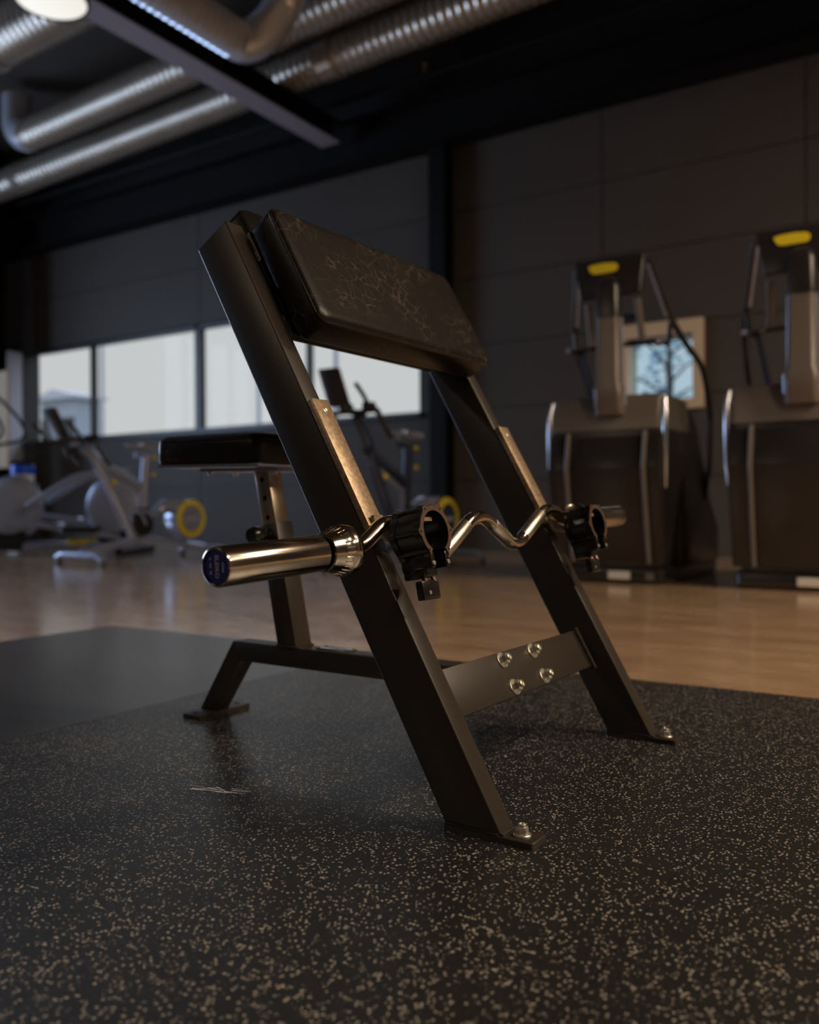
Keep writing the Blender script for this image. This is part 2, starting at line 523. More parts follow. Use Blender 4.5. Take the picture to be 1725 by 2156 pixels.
def window(name, label, frame_mat, rect, wall_x, mulls, glass_mat, fw_=.07, depth=.12):
    y0, y1, z0, z1 = rect
    r = D.objects.new(name, None); COL.objects.link(r); r.location = (wall_x, (y0 + y1) / 2, z0); tag(r, label, kind='structure')
    oy = (y0 + y1) / 2
    def P(nm, a, b_, mt):
        bm = BM(); box(bm, (a[0], a[1] - oy, a[2] - z0), (b_[0], b_[1] - oy, b_[2] - z0), .006); return obj(nm, bm, mt, r)
    P('window_frame', (.06, y0, z1 - fw_), (.06 + depth, y1, z1), frame_mat)
    P('window_frame', (.06, y0, z0), (.06 + depth, y1, z0 + fw_ * .6), frame_mat)
    for yy, w_ in mulls: P('mullion', (.06, yy - w_ / 2, z0), (.06 + depth, yy + w_ / 2, z1), frame_mat)
    ed = sorted([y0, y1] + [q for q, _ in mulls])
    for a, b_ in zip(ed, ed[1:]):
        bm = BM(); box(bm, (.115, a - oy + .005, .02), (.121, b_ - oy - .005, z1 - z0 - .02)); obj('pane', bm, glass_mat, r)
    return r


win1 = window('window_1', 'long dark-framed window band above the exercise bikes', 'dark_frame', W1, XW,
              [(11.15, .035), (8.9, .10), (6.965, .035), (5.27, .08)], 'glass', .05)
bm = BM(); box(bm, (-.42, 12.76 - 8.99, -.30), (.2, 13.05 - 8.99, 1.44), .01); tag(obj('jamb', bm, 'pale_frame', win1), 'pale painted window jamb')
bm = BM(); box(bm, (-.05, W1[0] - 8.99, -.05), (.06, W1[1] - 8.99, -.002), .008); obj('window_sill', bm, 'dark_frame', win1)
win2 = window('window_2', 'small square window with blue-tinted glass and wide beige frame', 'beige', W2, XW, [], 'blue_glass', .012)
yc = (W2[0] + W2[1]) / 2
for a, b_ in (((2.09, 1.40), (2.19, 2.255)), ((2.84, 1.40), (2.955, 2.255)), ((2.19, 1.40), (2.84, 1.50)), ((2.19, 2.12), (2.84, 2.255))):
    bm = BM(); box(bm, (-.05, a[0] - yc, a[1] - W2[2]), (0.02, b_[0] - yc, b_[1] - W2[2]), .006); obj('casing', bm, 'beige', win2)
for a, b_ in (((W2[0] - .02, W2[2]), (W2[0] + .004, W2[3])), ((W2[1] - .004, W2[2]), (W2[1] + .02, W2[3]))):
    bm = BM(); box(bm, (0.0, a[0] - yc, 0), (.25, b_[0] - yc, W2[3] - W2[2])); obj('reveal', bm, 'beige', win2)

r3 = D.objects.new('window_3', None); COL.objects.link(r3); r3.location = ((W3[0] + W3[1]) / 2, YL, W3[2]); tag(r3, 'long glazed band in the end wall', kind='structure')
ox = (W3[0] + W3[1]) / 2
for i in range(7):
    x = W3[0] + (W3[1] - W3[0]) * i / 6
    bm = BM(); box(bm, (x - .04 - ox, .1, 0), (x + .04 - ox, .2, W3[3] - W3[2]), .006); obj('mullion', bm, 'dark_frame', r3)
    if i < 6:
        bm = BM(); box(bm, (x + .045 - ox, .14, .02), (x + (W3[1] - W3[0]) / 6 - .045 - ox, .146, W3[3] - W3[2] - .02)); obj('pane', bm, 'glass', r3)

# columns and steel
def column(name, label, y0, y1, x0, x1, z1, face):
    e = thing(name, label, 'column', ((x0 + x1) / 2, (y0 + y1) / 2, 0))
    cy, cx = (y0 + y1) / 2, (x0 + x1) / 2
    bm = BM(); box(bm, (x0 - cx, y0 - cy, 0), (x0 - cx + .018, y1 - cy, z1), .003); obj('flange', bm, face, e)
    bm = BM(); box(bm, (x1 - cx - .018, y0 - cy, 0), (x1 - cx, y1 - cy, z1), .003); obj('flange', bm, 'black_steel', e)
    bm = BM(); box(bm, (x0 - cx + .018, -.012, 0), (x1 - cx - .018, .012, z1)); obj('web', bm, 'black_steel', e)
    bm = BM(); box(bm, (x0 - cx - .03, y0 - cy - .03, 0), (x1 - cx, y1 - cy + .03, .02), .003); obj('base_plate', bm, 'black_steel', e)
    return e


column('steel_column', 'black steel column on the wall between window band and plain panels', 4.81, 5.02, 8.30, 8.49, 4.45, 'black_steel')
column('steel_column', 'black column beside the pale window jamb, behind the beige board', 12.33, 12.62, 7.60, 7.95, 5.85, 'black_steel')

e = thing('wall_beam', 'black steel beam running along the top of the panelled wall', 'beam', (8.33, 2.7, 4.46))
bm = BM(); box(bm, (-.16, -10.6, 0), (.16, 10.7, .02), .003); obj('flange', bm, 'black_steel', e)
bm = BM(); box(bm, (-.16, -10.6, .48), (.16, 10.7, .5), .003); obj('flange', bm, 'black_steel', e)
bm = BM(); box(bm, (-.012, -10.6, .02), (.012, 10.7, .48)); obj('web', bm, 'black_steel', e)

e = thing('ceiling_beam', 'roof beam with violet-lit underside crossing under the ducts', 'beam', (1.0, 6.25, 4.70))
bm = BM(); box(bm, (-6.9, -.135, 0), (7.15, .135, .016), .002); obj('flange', bm, 'beam', e)
bm = BM(); box(bm, (-6.9, -.135, .24), (7.15, .135, .256), .002); obj('flange', bm, 'black_steel', e)
bm = BM(); box(bm, (-6.9, -.008, .016), (7.15, .008, .24)); obj('web', bm, 'black_steel', e)  # web coloured black for the shade above the lower flange

# sprinkler pipe along the wall
e = thing('sprinkler_pipe', 'thin black pipe under the roof with a small brass sprinkler', 'pipe', (7.95, 2.0, 5.05))
bm = BM(); tube(bm, [(0, -9, 0), (0, 10, 0)], .03, 14); obj('pipe', bm, 'black_steel', e, 60)
sp_ = pix(895, 143, 0, 7.95)
bm = BM(); lathe(bm, [(.012, .02), (.016, .03), (.016, .06), (.008, .075), (.008, .11), (.028, .115), (.028, .12), (0, .125)], (0, sp_.y - 2.0, 0.0), (0, 0, 1), 12); obj('sprinkler_head', bm, 'rest', e, 40)
for yy in (-6, -2, 2, 6):
    bm = BM(); tube(bm, [(0, yy, .02), (0, yy, .85)], .006, 6); obj('hanger', bm, 'black_steel', e)


# ---------------------------------------------------------------- ducts
def ridged(bm, p0, p1, r, pitch, h, seg=36):
    p0, p1 = Vector(p0), Vector(p1)
    Ln = (p1 - p0).length
    n = int(Ln / pitch)
    prof = []
    for i in range(n):
        x = i * pitch
        prof += [(r, x), (r, x + pitch * .55), (r + h, x + pitch * .68), (r + h, x + pitch * .84)]
    prof.append((r, Ln))
    lathe(bm, prof, p0, p1 - p0, seg)


def duct(label, xa, ya, xb, yb, z, r, couplings):
    e = thing('spiral_duct', label, 'duct', ((xa + xb) / 2, (ya + yb) / 2, z - r), group='galvanised ducts under the roof')
    c = Vector(e.location)
    A, B = Vector((xa, ya, z)) - c, Vector((xb, yb, z)) - c
    bm = BM(); ridged(bm, A, B, r, .095, .011); obj('duct_pipe', bm, 'galv', e, 50)
    d = (B - A).normalized()
    for q in couplings:
        p_ = A.lerp(B, q)
        bm = BM(); lathe(bm, [(r, -.10), (r + .016, -.095), (r + .016, .095), (r, .10)], p_, d, 36); obj('coupling', bm, 'galv', e, 40)
        bm = BM(); tube(bm, [p_ + Vector((r * .9, 0, 0)), p_ + Vector((r * .9, 0, ZC - z))], .007, 6); obj('hanger', bm, 'black_steel', e)
    return e


d1 = duct('spiral duct running closest to the dark panelled wall', 7.62, 14.2 - 1.0, 6.95, -3.0, 5.17, .20, (.12, .47, .8))
d2 = duct('spiral duct beside the wall duct, ending in an elbow', 6.72, 9.9, 6.2, -2.0, 5.17, .19, (.35, .72))
# its elbow turning up
bm = BM()
pth = [Vector((.26, 5.95, .19)) + Vector((.008 * k, .30 * math.sin(R(k * 15)), .30 * (1 - math.cos(R(k * 15))))) for k in range(7)]
pth.append(pth[-1] + Vector((0, 0, .25)))
tube(bm, pth, .195, 28); obj('elbow', bm, 'foil', d2, 50)
d3 = duct('wide spiral duct farthest from the wall, above the round lamp', 5.45, 13.2, 4.9, -3.0, 5.25, .26, (.3, .6))

e = thing('flexible_duct', 'bright foil duct crossing the spiral ducts and bending upward', 'duct', (4.0, 5.3, 4.36), group='galvanised ducts under the roof')
bm = BM(); ridged(bm, (-4.5, .03, .17), (1.62, .03, .17), .155, .075, .012, 32); obj('duct_pipe', bm, 'foil', e, 50)
cen = [Vector((1.62 + .32 * math.sin(R(a)), .03 - .28 * (1 - math.cos(R(a))), .17 + .42 * (1 - math.cos(R(a))))) for a in range(0, 91, 3)]
cen += [cen[-1] + Vector((0, -.02, .1 * k)) for k in (1, 2, 3, 4, 5)]
rad = [.155 + (.012 if i % 2 else 0) for i in range(len(cen))]
bm = BM(); tube(bm, cen, rad, 28); obj('elbow', bm, 'foil', e, 50)
bm = BM(); tube(bm, [(.4, .03, .30), (.4, .03, 1.5)], .006, 6); obj('hanger', bm, 'black_steel', e)


# ---------------------------------------------------------------- lamps
def lamp(loc, label, glow='lamp_glow'):
    e = thing('high_bay_lamp', label, 'lamp', loc, group='round ceiling lamps')
    bm = BM(); lathe(bm, [(0, .0), (.25, .0), (.262, .006)], (0, 0, 0), (0, 0, 1), 40, cap=False); obj('diffuser', bm, glow, e, 60)
    bm = BM(); lathe(bm, [(.275, -.004), (.285, .0), (.285, .05), (.15, .085), (.11, .14), (0, .15)], (0, 0, 0), (0, 0, 1), 40, cap=False); obj('housing', bm, 'lamp_body', e, 40)
    bm = BM(); tube(bm, [(0, 0, .14), (0, 0, 4.70 - loc[2] - .001 if abs(loc[1] - 6.25) < .3 else ZC - .06 - loc[2])], .008, 8); obj('suspension_cable', bm, 'black_steel', e)
    return e


lp = pix(108, 4, 2, 4.42)
lamp((lp.x, lp.y, 4.42), 'round glowing ceiling lamp under the violet-lit beam', 'lamp_dim')
for x, y, lab in ((3.4, -5.4, 'round ceiling lamp over the floor between side wall and stair climbers'), (-4.6, 5.2, 'round ceiling lamp over the floor behind the mats'), (4.4, -4.2, 'round ceiling lamp over the open floor right of the stair climbers'),
                  (1.9, -2.7, 'round ceiling lamp over the open floor beside the black mat'), (4.0, -2.5, 'round ceiling lamp over the floor in front of the stair climbers'), (0.0, -5.2, 'round ceiling lamp over the floor by the plain side wall')):
    lamp((x, y, 4.5), lab, 'lamp_half' if x < -3 else 'lamp_glow')

# ================================================================ OUTSIDE
bm = BM(); box(bm, (XW + .35, -60, -.5), (70, 90, -.3)); tag(obj('outdoor_ground', bm, 'tarmac'), 'grey yard outside the windows', kind='structure')
bx = 30.0
pA, pB = pix(86, 925, 0, bx), pix(158, 838, 0, bx)
e = thing('far_building', 'pale blue-grey building beyond the window band', 'building', (bx, (pA.y + pB.y) / 2, -.3))
hw, ht = abs(pA.y - pB.y) / 2, pB.z + .3
bm = BM(); box(bm, (0, -hw, 0), (1.6, hw, ht), .02); obj('wall', bm, 'render_wall', e)
bm = BM(); prism(bm, [(-hw - .3, ht), (hw + .3, ht), (hw + .3, ht + .15), (0, ht + .55), (-hw - .3, ht + .15)], -.3, 1.9); obj('roof', bm, 'pole', e)
for k in (-1, 1):
    bm = BM(); box(bm, (-.04, k * hw * .5 - .7, ht - 2.4), (.02, k * hw * .5 + .7, ht - 1.0), .01); obj('window', bm, 'dark_frame', e)
for px_, lab in ((215, 'slim grey lamp post outside, beside the thin mullion'), (545, 'grey post outside behind the wide pane'), (708, 'grey post outside behind the bike screen')):
    g = pix(px_, 800, 0, 13.0)
    e = thing('outdoor_post', lab, 'post', (g.x, g.y, -.3), group='posts outside the windows')
    bm = BM(); tube(bm, [(0, 0, 0), (0, 0, 6.5)], .045, 10); obj('pole', bm, 'pole', e, 60)
    bm = BM(); lathe(bm, [(.12, 0), (.12, .04), (.05, .1)], (0, 0, 0), (0, 0, 1), 12); obj('foot', bm, 'pole', e)

# tree behind the small window
g = pix(1405, 770, 0, 16.0)
e = thing('leafy_tree', 'leafy tree outside the small beige-framed window', 'tree', (16.0, g.y, -.3))
bm = BM(); tube(bm, [(0, 0, 0), (.05, .03, 1.6), (0, -.05, 3.0), (.05, 0, 4.4)], [.12, .10, .07, .02], 8)
for k in range(14):
    a, z = k * 2.4, 1.7 + .18 * k
    tube(bm, [(0, 0, z), (.45 * math.cos(a), .45 * math.sin(a), z + .3), (.95 * math.cos(a), .95 * math.sin(a), z + .45)], [.03, .02, .008], 5)
obj('trunk', bm, 'bark', e)
bm = BM()
for k in range(2200):
    a, ph, rr_ = random.random() * 6.283, random.random() * 2 - 1, 1.35 * random.random() ** .4
    c = Vector((rr_ * math.cos(a), rr_ * math.sin(a) * 1.1, 3.0 + 1.3 * ph))
    if math.sin(c.x * 5) + math.sin(c.y * 6 + 1) + math.sin(c.z * 5.5) < .25: continue
    q = Matrix.Rotation(random.random() * 6.28, 3, 'Z') @ Matrix.Rotation(random.random() * 3.14, 3, 'X')
    s = .05 + .04 * random.random()
    bm.faces.new([bm.verts.new(c + q @ Vector(v_)) for v_ in ((-s, 0, 0), (0, -s * .5, 0), (s, 0, .01), (0, s * .5, 0))])
tag(obj('foliage', bm, 'leaf', e), kind='stuff')

# ================================================================ MATS
def rubber_mat(label, x0, x1, y0, y1, material, th=.0098, rot=0.0):
    cx, cy = (x0 + x1) / 2, (y0 + y1) / 2
    bm = BM(); box(bm, (x0 - cx, y0 - cy, 0), (x1 - cx, y1 - cy, th))
    ob = obj('rubber_mat', bm, material)
    ob.location = (cx, cy, 0); ob.rotation_euler.z = rot
    return tag(ob, label, 'mat', 'rubber floor mats under the bench')


rubber_mat('worn grey rubber mat beside the foot of the seat beam, nearest the bikes', -1.2, 2.29, 1.6235, 2.86, 'mat_worn')
mat_b = rubber_mat('speckled rubber mat under the near upright and rear foot of the bench', -1.2, 2.29, .3105, 1.6225, 'mat_dark')
rubber_mat('black speckled rubber mat on the stair climber side of the bench', -1.2, 2.29, -1.0, .3095, 'mat_dark')

bm = BM()
random.seed(3)
for k in range(16):
    q = random.random()
    a = pix(398 + 30 * q + 8 * k * q, 1652 + 10 * random.random() + 8 * q, 2, .0103)
    b_ = pix(398 + 30 * q + 8 * k * q + 40 * random.random() + 10, 1657 + 9 * random.random() + 8 * q, 2, .0103)
    w_ = Vector((.0012, .0004, 0)) * (.4 + random.random())
    bm.faces.new([bm.verts.new(Vector(p_) - Vector(mat_b.location)) for p_ in (a - w_, a + w_, b_ + w_ * .3, b_ - w_ * .3)])
tag(obj('scuff_mark', bm, 'white_print', mat_b), kind='stuff')

# ================================================================ PREACHER BENCH
BEN_LOC, BEN_RZ = (1.0806, 0.5405, 0.01), R(-1.7576)
A_ = R(29.148)
SA, CA = math.sin(A_), math.cos(A_)
BW, TW, TD, TL, TP = 0.66, 0.039, 0.081, 1.0866, 0.0093


def U(X, s, dep): return Vector((X, s * SA + dep * CA, TP + s * CA - dep * SA))
def Ud(X, dep, s): return U(X, s, dep)
def at_z(X, z, dep): return U(X, (z - TP + dep * SA) / CA, dep)


bench = thing('preacher_curl_bench', 'black steel preacher curl bench with padded arm rest and seat', 'bench', BEN_LOC, BEN_RZ)


def hexbolt(parent, c, axis, r=.0085, h=.009, washer=True):
    bm = BM()
    axis = Vector(axis).normalized()
    if washer: lathe(bm, [(r * 1.45, 0), (r * 1.45, .0018), (r * 1.35, .0026)], c, axis, 20)
    c2 = Vector(c) + axis * .0026
    lathe(bm, [(r, 0), (r, h * .78), (r * .82, h)], c2, axis, 6)
    lathe(bm, [(r * .66, 0), (r * .66, h * .35), (r * .5, h * .45), (r * .42, h * .3)], c2 + axis * h, axis, 16)
    return obj('bolt', bm, 'zinc', parent, 35)


def foot(parent, x0, x1, y0, y1, bolts, holes=()):
    bm = BM()
    tmp = BM(); loft(tmp, [((x0 + x1) / 2, (y0 + y1) / 2, z, (x1 - x0) / 2 - i, (y1 - y0) / 2 - i, .006) for z, i in ((0, 0), (TP - .001, 0), (TP, .001))], 4); merge(bm, tmp)
    f = obj('foot_plate', bm, 'powder', parent, 40)
    for c in bolts: hexbolt(f, (c[0], c[1], TP), (0, 0, 1), .0088, .0095)
    for c in holes:
        bm = BM(); lathe(bm, [(0, 0), (.006, 0), (.0065, .0004), (0, .0005)], (c[0], c[1], TP), (0, 0, 1), 14, cap=False); obj('hole', bm, 'hole', f)
    return f


for X0 in (0.0, BW - TW):
    X1 = X0 + TW
    P = [at_z(X0, TP, 0), at_z(X1, TP, 0), at_z(X1, TP, TD), at_z(X0, TP, TD), U(X0, TL, 0), U(X1, TL, 0), U(X1, TL, TD), U(X0, TL, TD)]
    bm = BM(); hexa(bm, P, .0035, 3); up_ = obj('upright', bm, 'powder', bench, 30)
    bm = BM()
    tube(bm, [at_z(X0 - .001, TP + .001, TD * .05), at_z(X0 - .001, TP + .001, TD * .98)], .0022, 6)
    tube(bm, [at_z(X0, TP + .001, -.001), at_z(X1, TP + .001, -.001)], .0022, 6); obj('weld_seam', bm, 'weld', up_)
    foot(bench, X0 - .0015, X1 + .0045, -.0475, .097, [(X0 + .0205, -.021)])

# cross plate with its four bolts, and the end plate behind it
bm = BM(); box(bm, (TW - .002, .172, .044), (BW - TW + .002, .252, .052), .0015, 2, U); xp = obj('cross_plate', bm, 'powder', bench, 30)
for X in (.289, .407):
    for s in (.187, .2375): hexbolt(xp, U(X, s, .044), -(U(0, 0, 1) - U(0, 0, 0)), .0100, .0115)
bm = BM()
tube(bm, [U(BW - TW - .002, s, .043) for s in (.166, .19, .215, .235, .256)], .006, 8, flat=.7); obj('weld_seam', bm, 'weld', xp, 60)
bm = BM(); tube(bm, [U(TW + .001, s, .044) for s in (.17, .21, .254)], .003, 8); obj('weld_seam', bm, 'weld', xp, 60)
bm = BM(); box(bm, (.262, .176, .0525), (.432, .250, .0605), .001, 1, U); obj('end_plate', bm, 'powder', bench)

XB0, XB1 = .3075, .3535
bm = BM(); prism(bm, [(.172, .1715), (.834, .1715), (.812, .129), (.150, .129)], XB0, XB1, bevel=.002); obj('seat_beam', bm, 'powder', bench, 30)
bm = BM(); prism(bm, [(.834, .1715), (.9395, TP), (.8945, TP), (.812, .129)], XB0, XB1, bevel=.002); obj('rear_leg', bm, 'powder', bench, 30)
foot(bench, .253, .408, .880, .939, [], [(.272, .917), (.388, .905)])
bm = BM(); box(bm, (.321, .521, .1715), (.351, .607, .1745), .0012, 2); lb = obj('label_plate', bm, 'plate', bench, 30)
for yy in (.528, .600):
    for xx in (.325, .347):
        bm = BM(); lathe(bm, [(.0022, 0), (.0018, .0012), (0, .0014)], (xx, yy, .1745), (0, 0, 1), 10); obj('rivet', bm, 'hole', lb)

# seat post: outer sleeve, inner tube, pin knob
TILT = math.atan2(.053, .259)
PD = Vector((0, math.sin(TILT), math.cos(TILT)))
PC = Vector((.3305, .6725, .170))


def postbox(h, a, b_, bev, name, material, parent=bench):
    P = []
    for t_ in (a, b_):
        c = PC + PD * t_
        v_ = Vector((0, math.cos(TILT), -math.sin(TILT)))
        for sx_, sy_ in ((-1, -1), (1, -1), (1, 1), (-1, 1)): P.append(c + Vector((sx_ * h, 0, 0)) + v_ * (sy_ * h))
    bm = BM(); hexa(bm, P, bev, 2); return obj(name, bm, material, parent, 30)


postbox(.0255, -.004, .266, .002, 'seat_post', 'powder')
bm = BM(); lathe(bm, [(.040, 0), (.036, .004), (.034, .006)], PC + Vector((0, 0, .0015)), (0, 0, 1), 4); 
bm.free()
bm = BM()
for a, b_ in (((-1, -1), (1, -1)), ((1, -1), (1, 1)), ((1, 1), (-1, 1)), ((-1, 1), (-1, -1))):
    tube(bm, [PC + Vector((a[0] * .0265, a[1] * .027, .002)), PC + Vector((b_[0] * .0265, b_[1] * .027, .002))], .0035, 6)
obj('weld_seam', bm, 'weld', bench)
inner = postbox(.0205, .20, .392, .003, 'adjuster_tube', 'tube_steel')
for t_ in (.279, .321, .362):
    bm = BM(); lathe(bm, [(0, 0), (.0052, 0), (.0056, .0004), (0, .0005)], PC + PD * t_ - Vector((.0205, 0, 0)), (-1, 0, 0), 16, cap=False); obj('hole', bm, 'hole', inner)
kc = PC + PD * .242 + Vector((-.0255, 0, 0))
bm = BM(); lathe(bm, [(.013, 0), (.013, .012), (.009, .014), (.009, .026), (.0155, .028), (.0185, .033), (.0185, .048), (.0155, .054), (0, .056)], kc, (-1, 0, 0), 24, cap=False); obj('pin_knob', bm, 'black_plastic', bench, 40)

# seat
SZ = R(1.0)
def seatf(x, y, z): return Vector((x, y, z + (y - .80) * math.tan(SZ)))
SX0, SX1, SY0, SY1 = .200, .462, .650, .962
bm = BM()
tmp = BM(); loft(tmp, [((SX0 + SX1) / 2, (SY0 + SY1) / 2, z, (SX1 - SX0) / 2 - i, (SY1 - SY0) / 2 - i, .026) for z, i in
                       ((.557, .003), (.563, 0), (.600, 0), (.610, .003), (.616, .010), (.619, .020), (.6205, .05))], 8)
merge(bm, tmp, seatf); seat = obj('seat_pad', bm, 'leather', bench, 60)
bm = BM()
ring = []
for qx, qy, a0 in ((1, 1, 0), (-1, 1, 90), (-1, -1, 180), (1, -1, 270)):
    for k in range(7):
        a = R(a0 + 15 * k); ring.append(seatf((SX0 + SX1) / 2 + qx * (.131 - .03) + .029 * math.cos(a), (SY0 + SY1) / 2 + qy * (.156 - .03) + .029 * math.sin(a), .6055))
ring.append(ring[0]); tube(bm, ring, .0022, 6, cap=False); obj('piping', bm, 'leather', seat, 60)
bm = BM(); box(bm, (SX0 + .004, SY0 + .004, .5495), (SX1 - .004, SY1 - .004, .557), .002, 1, seatf); obj('seat_board', bm, 'silver', bench)  # silver colour stands in for the pale reflection along the seat's lower edge
bm = BM(); box(bm, (.280, .672, .543), (.382, .905, .5495), .001, 1, seatf); sp2 = obj('seat_bracket', bm, 'silver', bench)
for yy in (.69, .885):
    for xx in (.292, .370):
        bm = BM(); lathe(bm, [(.008, 0), (.008, -.002), (.0055, -.003), (.0055, -.007)], seatf(xx, yy, .543), (0, 0, 1), 12); obj('bolt', bm, 'zinc', sp2)


# pads
def pad(name, x0, x1, s0, s1, d0, d1, rc, re):
    """upholstered block on the uprights, rounded face towards dep=d0"""
    def f(x, s, dep): return U(x, s, dep)
    cx, cs, hx, hs = (x0 + x1) / 2, (s0 + s1) / 2, (x1 - x0) / 2, (s1 - s0) / 2
    k = 1 if d0 < d1 else -1
    secs = [(d0, re * 1.6), (d0 + k * re * .06, re * .8), (d0 + k * re * .25, re * .30), (d0 + k * re * .6, re * .06), (d0 + k * re, 0), (d1 - k * .008, 0), (d1, .006)]
    tmp = BM(); loft(tmp, [(cx, cs, d, hx - i, hs - i, rc) for d, i in secs], 8)
    bm = BM(); merge(bm, tmp, f); ob = obj(name, bm, 'leather', bench, 60)
    ring = []
    for qx, qy, a0 in ((1, 1, 0), (-1, 1, 90), (-1, -1, 180), (1, -1, 270)):
        for j in range(9):
            a = R(a0 + 90 * j / 8); ring.append((cx + qx * (hx - rc) + (rc - .001) * math.cos(a), cs + qy * (hs - rc) + (rc - .001) * math.sin(a)))
    ring.append(ring[0])
    dd = d0 + k * re * .75
    bm = BM(); tube(bm, [f(*q, dd) for q in ring], .0026, 6, cap=False); obj('piping', bm, 'leather', ob, 60)
    # stitches on both sides of the piping
    pts = [Vector(q) for q in ring]
    bm = BM()
    acc, step = 0.0, .0055
    for a, b_ in zip(pts, pts[1:]):
        dl = (b_ - a).length
        if dl < 1e-6: continue
        dr = (b_ - a) / dl
        nr = Vector((dr.y, -dr.x))
        t_ = -acc
        while t_ < dl:
            if t_ >= 0:
                q0, q1 = a + dr * t_ + nr * .0004, a + dr * (t_ + .0034) + nr * .0004
                tube(bm, [f(q0.x, q0.y, dd + k * .0062), f(q1.x, q1.y, dd + k * .0062)], .0006, 4)
            t_ += step
        acc = dl - (t_ - step)
    tag(obj('stitching', bm, 'thread', ob), kind='stuff')
    return ob


arm_pad = pad('arm_pad', .0405, .6165, .838, 1.078, -.070, -.006, .020, .013)
bm = BM(); box(bm, (.0415, .850, -.006), (.6155, 1.072, -.0005), .001, 1, U); obj('backing_board', bm, 'black_plastic', bench)
chest = pad('chest_pad', .056, .604, .905, 1.140, .072, .0, .020, .013)
for X in (TW, BW - TW - .028):
    bm = BM(); box(bm, (X, .90, .005), (X + .028, .955, .055), .001, 1, U); obj('pad_bracket', bm, 'powder', bench)
bm = BM(); box(bm, (.0402, 1.008, -.0058), (.0413, 1.066, .0002), 0, 1, U); tg = tag(obj('brand_tag', bm, 'tag', bench), 'pale tag with dark lettering on pad edge')
tmp = text_bm('Gymleco', .0078, .0001)
bm = BM(); merge(bm, tmp, lambda x, y, z: U(.0400 - z, 1.0415 + x, -.0026 - y)); obj('lettering', bm, 'ink', tg)
bm = BM(); prism(bm, [(1.0125, -.0006), (1.0125, -.0048), (1.0165, -.0027)], .0398, .0403, lambda x, a, b_: U(x, a, b_)); obj('emblem', bm, 'ink', tg)

# bar rests
HOOKS = []
for X0 in (0.0, BW - TW):
    bm = BM(); box(bm, (X0 - .0008, .478, -.012), (X0 + TW + .0004, .7145, -.0002), .0012, 2, U); rs = tag(obj('bar_rest', bm, 'rest', bench, 30), 'worn tan metal strip on the front of the upright')
    bm = BM(); lathe(bm, [(.0045, 0), (.0045, .0008), (.0034, .0012), (0, .0005)], U(X0 + .0205, .693, -.012), -(U(0, 0, 1) - U(0, 0, 0)), 14, cap=False); obj('screw', bm, 'zinc', rs, 30)
    # J hook below: bent flat bar
    dz = -.004 if X0 == 0.0 else -.009
    yz = [(.2255, .452), (.2225, .436), (.212, .424 + dz), (.199, .4205 + dz), (.186, .4235 + dz), (.1775, .430 + dz * .6), (.170, .4365), (.158, .4405), (.132, .4465)]
    path = fillet([(0, *q) for q in yz], .01, 3)
    bm = BM()
    x0, x1, th = X0 + .008, X0 + .031, .0030
    rows = []
    for i, p in enumerate(path):
        tn = (path[min(i + 1, len(path) - 1)] - path[max(i - 1, 0)]).normalized()
        nr = Vector((0, -tn.z, tn.y))
        rows.append([bm.verts.new(Vector((x, p.y, p.z)) + nr * sgn * th) for x, sgn in ((x0, 1), (x1, 1), (x1, -1), (x0, -1))])
    for a, b_ in zip(rows, rows[1:]):
        for k in range(4): bm.faces.new((a[k], a[(k + 1) % 4], b_[(k + 1) % 4], b_[k]))
    bm.faces.new(rows[0]); bm.faces.new(rows[-1][::-1])
    obj('rest_hook', bm, 'rest', bench, 40)
    HOOKS.append(X0 + .0195)

# ================================================================ EZ CURL BAR (in bench axes)
def to_room(p):
    c, s = math.cos(BEN_RZ), math.sin(BEN_RZ)
    return Vector((BEN_LOC[0] + c * p[0] - s * p[1], BEN_LOC[1] + s * p[0] + c * p[1], BEN_LOC[2] + p[2]))


BAR0 = Vector((.305, .2, .418))
bar = thing('curl_bar', 'steel zigzag curl bar resting on the bench hooks, blue cap on its end', 'barbell', to_room(BAR0), BEN_RZ)
SLOPE = .0265
def bz(x): return (x - .305) * SLOPE
AX = Vector((1, 0, SLOPE)).normalized()
shaft = [(-.100, .404), (-.058, .4045), (.000, .4395), (.048, .4400), (.128, .3780), (.160, .3800), (.268, .4450), (.312, .4455), (.415, .3930), (.446, .3950), (.556, .4570), (.604, .4560), (.664, .4310), (.712, .4330)]
pts = [Vector((x, 0, z)) - Vector((BAR0.x, 0, BAR0.z)) for x, z in shaft]
path = fillet(pts, .026, 7)
bm = BM(); tube(bm, path, .0123, 20); obj('shaft', bm, 'steel', bar, 60)
for i0, i1, a, b_ in ((5, 6, .08, .80), (3, 4, .15, .85), (9, 10, .16, .86), (7, 8, .25, .82)):
    bm = BM(); q0, q1 = pts[i0].lerp(pts[i1], a), pts[i0].lerp(pts[i1], b_)
    tube(bm, [q0, q0.lerp(q1, .01), q0.lerp(q1, .99), q1], [.0123, .0127, .0127, .0123], 20); obj('knurled_grip', bm, 'knurl', bar, 60)


